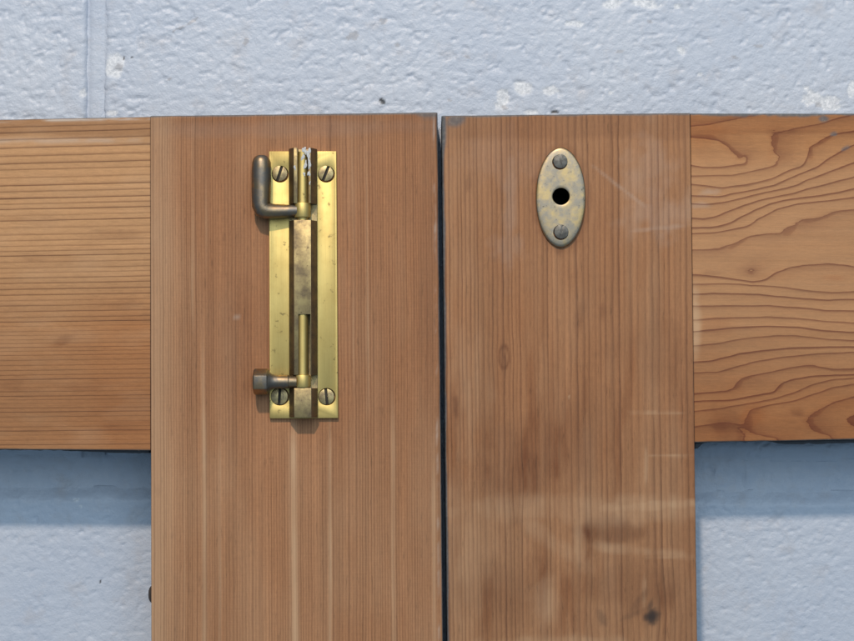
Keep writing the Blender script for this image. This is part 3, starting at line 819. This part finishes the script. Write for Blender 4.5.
def put(name, me, mats, parent, deg=32):
    ob = link_mesh(name, me, mats, parent, smooth=False)
    shade_by_angle(me, deg)
    return ob

def circle(cx, cy, r, n=28): return [(cx + r*math.cos(2*math.pi*k/n), cy + r*math.sin(2*math.pi*k/n)) for k in range(n)]

def solid(outline, h0, h1):
    bm = bmesh.new(); prism(bm, outline, h0, h1); return bm

def tube(name, path, radii, parent, mat, n=22, cap=True):
    """swept round bar; path in (px, py, h metres), radii in pixels"""
    P = np.array([on_door(a, b, h) for a, b, h in path]); R = np.array(radii)*S*1.06
    t = np.r_[0, np.cumsum(np.linalg.norm(np.diff(P, axis=0), axis=1))]
    T = np.gradient(P, t, axis=0); T /= np.linalg.norm(T, axis=1)[:, None]
    ref = np.array([0, 1.0, 0])
    V, F = [], []
    for k in range(len(P)):
        b = np.cross(T[k], ref); b /= np.linalg.norm(b); c = np.cross(b, T[k])
        for j in range(n):
            a = 2*math.pi*j/n
            V.append(P[k] + R[k]*(math.cos(a)*b + math.sin(a)*c))
    m = len(P)
    for k in range(m-1):
        for j in range(n): F.append([k*n + j, k*n + (j+1) % n, (k+1)*n + (j+1) % n, (k+1)*n + j])
    F += [[j for j in range(n)][::-1], [(m-1)*n + j for j in range(n)]]
    me = bpy.data.meshes.new(name); me.from_pydata([tuple(v) for v in V], [], F)
    bm = bmesh.new(); bm.from_mesh(me); bmesh.ops.recalc_face_normals(bm, faces=bm.faces); bm.to_mesh(me); bm.free()
    return put(name, me, mat, parent, 40)

def screw(cx, cy, r, ang, h_top, parent, mat, slot=2.5, depth=0.0008, darken_slot=True):
    """slotted countersunk head: a disc with two proud half-discs either side of the slot"""
    a0 = math.radians(ang)
    ax, ay = math.cos(a0), math.sin(a0)
    bm = bmesh.new()
    prism(bm, circle(cx, cy, r, 30), 0.0002, h_top - depth)
    for sgn in (-1, 1):
        half = slot/2
        th = math.acos(half/r)
        seg = []
        for k in range(15):
            b = -th + 2*th*k/14
            lx, ly = r*math.cos(b), r*math.sin(b)        # lx away from the slot
            seg.append((cx + sgn*(lx*(-ay) + ly*ax*1), cy + sgn*(lx*ax + ly*ay)))
        prism(bm, seg, h_top - depth - 0.00002, h_top)
    me = bpy.data.meshes.new('screw'); bm.to_mesh(me); bm.free()
    o = temp_obj(bmesh_from(me)); bpy.data.meshes.remove(me)
    m = o.modifiers.new('bev', 'BEVEL'); m.width = 0.00012; m.segments = 2; m.limit_method = 'ANGLE'; m.angle_limit = math.radians(40)
    dg = bpy.context.evaluated_depsgraph_get(); dg.update()
    me = bpy.data.meshes.new_from_object(o.evaluated_get(dg))
    md = o.data; bpy.data.objects.remove(o); bpy.data.meshes.remove(md)
    ob = put('screw', me, [mat, M['slot_dark']], parent)
    for p in me.polygons:
        if darken_slot and -p.center.y < h_top - depth*0.6: p.material_index = 1  # faces below the half-disc tops get the near-black material
    return ob

def bmesh_from(me):
    bm = bmesh.new(); bm.from_mesh(me); return bm

# ------------------------------------------------------------------ barrel bolt on the left door
bolt = empty('barrel_bolt', (0, 0, 0), left_door)
tag(bolt, 'long brass barrel bolt with a cranked handle and a hexagonal knob')
HP = 0.0016
SCREWS = [(279.6, 173.3, 7.6, 108), (325.8, 173.3, 7.6, 112), (279.4, 396.5, 8.4, 93), (326.4, 396.8, 7.9, 84)]
bm = solid([(269.0, 151.2), (336.3, 151.0), (338.2, 418.2), (269.6, 418.6)], 0.0, HP)
me = carve(bm, [solid(circle(x, y, r + 0.7, 32), -0.001, 0.004) for x, y, r, a in SCREWS], 0.00022)
put('back_plate', me, M['brass'], bolt)
for x, y, r, a in SCREWS:
    screw(x, y, r, a, HP + 0.00015, bolt, M['brass_screw'])

HB = 0.0064                                          # front of the barrel above the wood
def barrel_body():
    bm = bmesh.new()
    rows = []
    for yy in (147.5, 417.6):
        dx = 0.0 if yy < 200 else 0.6
        c = on_door(np.array([302.2 + dx]), np.array([yy]), HB)[0]
        prof = [(-14.2, HP - 0.0004), (-14.2, 0.0031), (-8.5, HB), (8.5, HB), (14.2, 0.0031), (14.2, HP - 0.0004)]
        rows.append([bm.verts.new((c[0] + a*S*0.99, -h, c[2])) for a, h in prof])
    a, b = rows; n = len(a)
    bm.faces.new(a); bm.faces.new(b[::-1])
    for k in range(n): bm.faces.new([a[k], b[k], b[(k+1) % n], a[(k+1) % n]])
    bmesh.ops.recalc_face_normals(bm, faces=bm.faces)
    return bm
def cutbox(x0, x1, y0, y1, h0):
    return solid([(x0, y0), (x1, y0), (x1, y1), (x0, y1)], h0, 0.012)
cuts = [cutbox(296.2, 308.4, 130, 206, 0.0022), cutbox(270, 335, 201.5, 218.3, 0.0024),
        cutbox(297.3, 309.3, 313.5, 378, 0.0022), cutbox(270, 335, 374.8, 388.0, 0.0024)]
me = carve(barrel_body(), cuts, 0.00016)
me.materials.clear()
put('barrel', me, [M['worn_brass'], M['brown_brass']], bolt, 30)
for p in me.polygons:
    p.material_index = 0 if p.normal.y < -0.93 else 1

# the sliding rod, with a fatter hub where each handle is screwed in
def rod():
    prof = [(152, 4.9), (203.0, 5.5), (203.4, 8.0), (204, 8.3), (216.8, 8.3), (217.6, 7.9), (217.9, 5.5), (313, 5.5), (375.0, 5.5), (375.4, 7.9), (376.2, 8.2), (386.6, 8.2), (387.4, 7.8), (387.6, 5.0), (414, 4.8)]
    n = 26; V, F = [], []
    for yy, r in prof:
        c = on_door(np.array([302.6]), np.array([yy]), 0.0040)[0]
        for j in range(n):
            a = 2*math.pi*j/n
            sq = 0.80 if r > 6 else 1.0               # hubs filed a little flat
            V.append((c[0] + r*S*math.cos(a), c[1] + max(-r*S*0.98, min(r*S*sq, r*S*math.sin(a))), c[2]))
    for k in range(len(prof)-1):
        for j in range(n): F.append([k*n + j, (k+1)*n + j, (k+1)*n + (j+1) % n, k*n + (j+1) % n])
    F += [list(range(n)), [(len(prof)-1)*n + j for j in range(n)][::-1]]
    me = bpy.data.meshes.new('sliding_rod'); me.from_pydata(V, [], F)
    bm = bmesh_from(me); bmesh.ops.recalc_face_normals(bm, faces=bm.faces); bm.to_mesh(me); bm.free()
    return put('sliding_rod', me, M['brass'], bolt, 35)
rod()

# cranked handle
ctrl = [(297, 210.6, .0044, 5.6), (288, 210.8, .0046, 5.9), (280, 211.0, .0048, 6.5), (273, 211.1, .0050, 7.0), (267.0, 210.8, .0051, 7.8), (263.0, 209.0, .0051, 8.7),
        (261.3, 204.6, .0051, 9.0), (261.2, 197, .0051, 9.0), (261.2, 188, .0051, 9.2), (261.3, 178, .0051, 9.2), (261.4, 168, .0051, 9.1), (261.5, 162.5, .0051, 8.8), (261.5, 159, .0051, 7.8),
        (261.5, 156.6, .0051, 6.0), (261.5, 155.4, .0051, 3.8), (261.5, 155.0, .0051, 1.2)]
tube('crank_handle', [c[:3] for c in ctrl], [c[3] for c in ctrl], bolt, M['oxide_brass'], 26)

# hexagonal knob on its round stem
def hex_knob():
    V, F = [], []
    def ring(x, r, n, rot):
        c = on_door(np.array([x]), np.array([381.7]), 0.0052)[0]
        i0 = len(V)
        for j in range(n):
            a = 2*math.pi*j/n + rot
            V.append((c[0], c[1] - r*S*math.cos(a), c[2] + r*S*math.sin(a)))
        return i0
    n = 24
    secs = [(297, 6.0), (289, 6.1), (288.6, 6.7), (276, 6.9), (272, 7.6), (269.4, 9.6), (268.6, 10.2)]
    ids = [ring(x, r, n, 0) for x, r in secs]
    for a, b in zip(ids, ids[1:]):
        for j in range(n): F.append([a+j, b+j, b+(j+1) % n, a+(j+1) % n])
    F.append([ids[0]+j for j in range(n)]); F.append([ids[-1]+j for j in range(n)][::-1])
    hx = [ring(x, r, 6, math.radians(30 - 4)) for x, r in ((268.8, 11.6), (267.4, 13.0), (255.0, 13.0), (253.4, 11.4))]
    for a, b in zip(hx, hx[1:]):
        for j in range(6): F.append([a+j, b+j, b+(j+1) % 6, a+(j+1) % 6])
    F.append([hx[0]+j for j in range(6)]); F.append([hx[-1]+j for j in range(6)][::-1])
    me = bpy.data.meshes.new('hex_knob'); me.from_pydata(V, [], F)
    bm = bmesh_from(me); bmesh.ops.recalc_face_normals(bm, faces=bm.faces); bm.to_mesh(me); bm.free()
    o = temp_obj(bmesh_from(me)); bpy.data.meshes.remove(me)
    m = o.modifiers.new('bev', 'BEVEL'); m.width = 0.0002; m.segments = 2; m.limit_method = 'ANGLE'; m.angle_limit = math.radians(35)
    dg = bpy.context.evaluated_depsgraph_get(); dg.update()
    me = bpy.data.meshes.new_from_object(o.evaluated_get(dg))
    md = o.data; bpy.data.objects.remove(o); bpy.data.meshes.remove(md)
    return put('hex_knob', me, M['oxide_brass'], bolt, 30)
hex_knob()

# dried wall paint spattered over the open top of the barrel
def splash():
    bm = bmesh.new(); rs = np.random.RandomState(3)
    spots = [(304.6, 150.5, 2.6, 3.2, .0058), (308.6, 153, 2.4, 4.0, .0064), (303, 157, 1.6, 3.0, .0058), (309.3, 163, 1.7, 5.0, .0064), (305.4, 165, 1.5, 4.0, .0058),
             (309.0, 173.5, 1.3, 3.0, .0064), (294.8, 167.5, 1.1, 2.2, .0064), (304.2, 174, 1.0, 2.2, .0059), (309.8, 183, .8, 1.6, .0064)]
    for x, y, rx, ry, h in spots:
        g = bmesh.ops.create_icosphere(bm, subdivisions=3, radius=1.0)['verts']
        c = on_door(np.array([x]), np.array([y]), h)[0]
        ph = rs.rand(4)*6
        for v in g:
            a = math.atan2(v.co.z, v.co.x)
            k = 1 + 0.28*math.sin(2*a + ph[0]) + 0.22*math.sin(3*a + ph[1]) + 0.14*math.sin(5*a + ph[2])
            v.co = Vector((c[0] + v.co.x*rx*S*k, c[1] + v.co.y*0.00014, c[2] + v.co.z*ry*S*k))
    me = bpy.data.meshes.new('paint_splash'); bm.to_mesh(me); bm.free()
    return put('paint_splash', me, M['white_paint'], bolt, 60)
splash()

# ------------------------------------------------------------------ oval strike plate on the right door
plate = empty('strike_plate', (0, 0, 0), right_door)
tag(plate, 'mottled oval brass strike plate with a round bolt hole')
def oval():
    CX, CY, A, B, HH = 560.9, 197.0, 25.0, 50.2, 9.0
    n = 96
    ang = np.linspace(0, 2*np.pi, n, endpoint=False)
    ca, sa = np.cos(ang), np.sin(ang)
    ex, ey = CX + A*np.sign(ca)*np.abs(ca)**1.06, CY + B*np.sign(sa)*np.abs(sa)**0.96
    hx, hy = HOLE[0] + 8.6*ca, HOLE[1] + 8.6*sa
    V, F = [], []
    H1 = 0.0016
    prof = [(1.0, 0.0), (1.0, 0.0007), (0.985, 0.00108), (0.96, 0.00130), (0.92, 0.00142), (0.78, 0.00153), (0.5, H1), (0.25, H1), (0.08, H1), (0.035, H1), (0.0, H1 - 0.00012), (0.0, 0.0)]
    for q, h in prof:
        P = on_door(hx + (ex-hx)*q, hy + (ey-hy)*q, H1); P[:, 1] = -h
        V += [tuple(p) for p in P]
    m = len(prof)
    for k in range(m-1):
        for j in range(n): F.append([k*n + j, k*n + (j+1) % n, (k+1)*n + (j+1) % n, (k+1)*n + j])
    for j in range(n): F.append([(m-1)*n + j, (m-1)*n + (j+1) % n, (j+1) % n, j])
    me = bpy.data.meshes.new('oval_plate'); me.from_pydata(V, [], F)
    bm = bmesh_from(me); bmesh.ops.recalc_face_normals(bm, faces=bm.faces)
    me2 = carve(bm, [solid(circle(x, y, 7.75, 37), -0.002, 0.004) for x, y in ((560.4, 161.0), (561.4, 231.6))])
    return put('oval_plate', me2, M['mottled_brass'], plate, 50)
oval()
screw(560.4, 161.0, 7.2, 75, 0.00157, plate, M['grey_screw'], 0.9, 0.00018, False)
screw(561.4, 231.6, 7.2, 105, 0.00157, plate, M['grey_screw'], 0.9, 0.00018, False)

# ------------------------------------------------------------------ small iron stud on the inner edge of the left stile
def stud():
    bm = bmesh.new()
    g = bmesh.ops.create_uvsphere(bm, u_segments=20, v_segments=12, radius=1.0)['verts']
    c = on_door(np.array([151.0]), np.array([597.0]))[0]
    for v in g:
        e = 0.75
        v.co = Vector((c[0] + v.co.x*0.0024, 0.0085 + v.co.y*0.003, c[2] + math.copysign(abs(v.co.z)**e, v.co.z)*0.0036))
    me = bpy.data.meshes.new('stud'); bm.to_mesh(me); bm.free()
    return put('stud', me, M['iron'], left_door, 60)
stud()
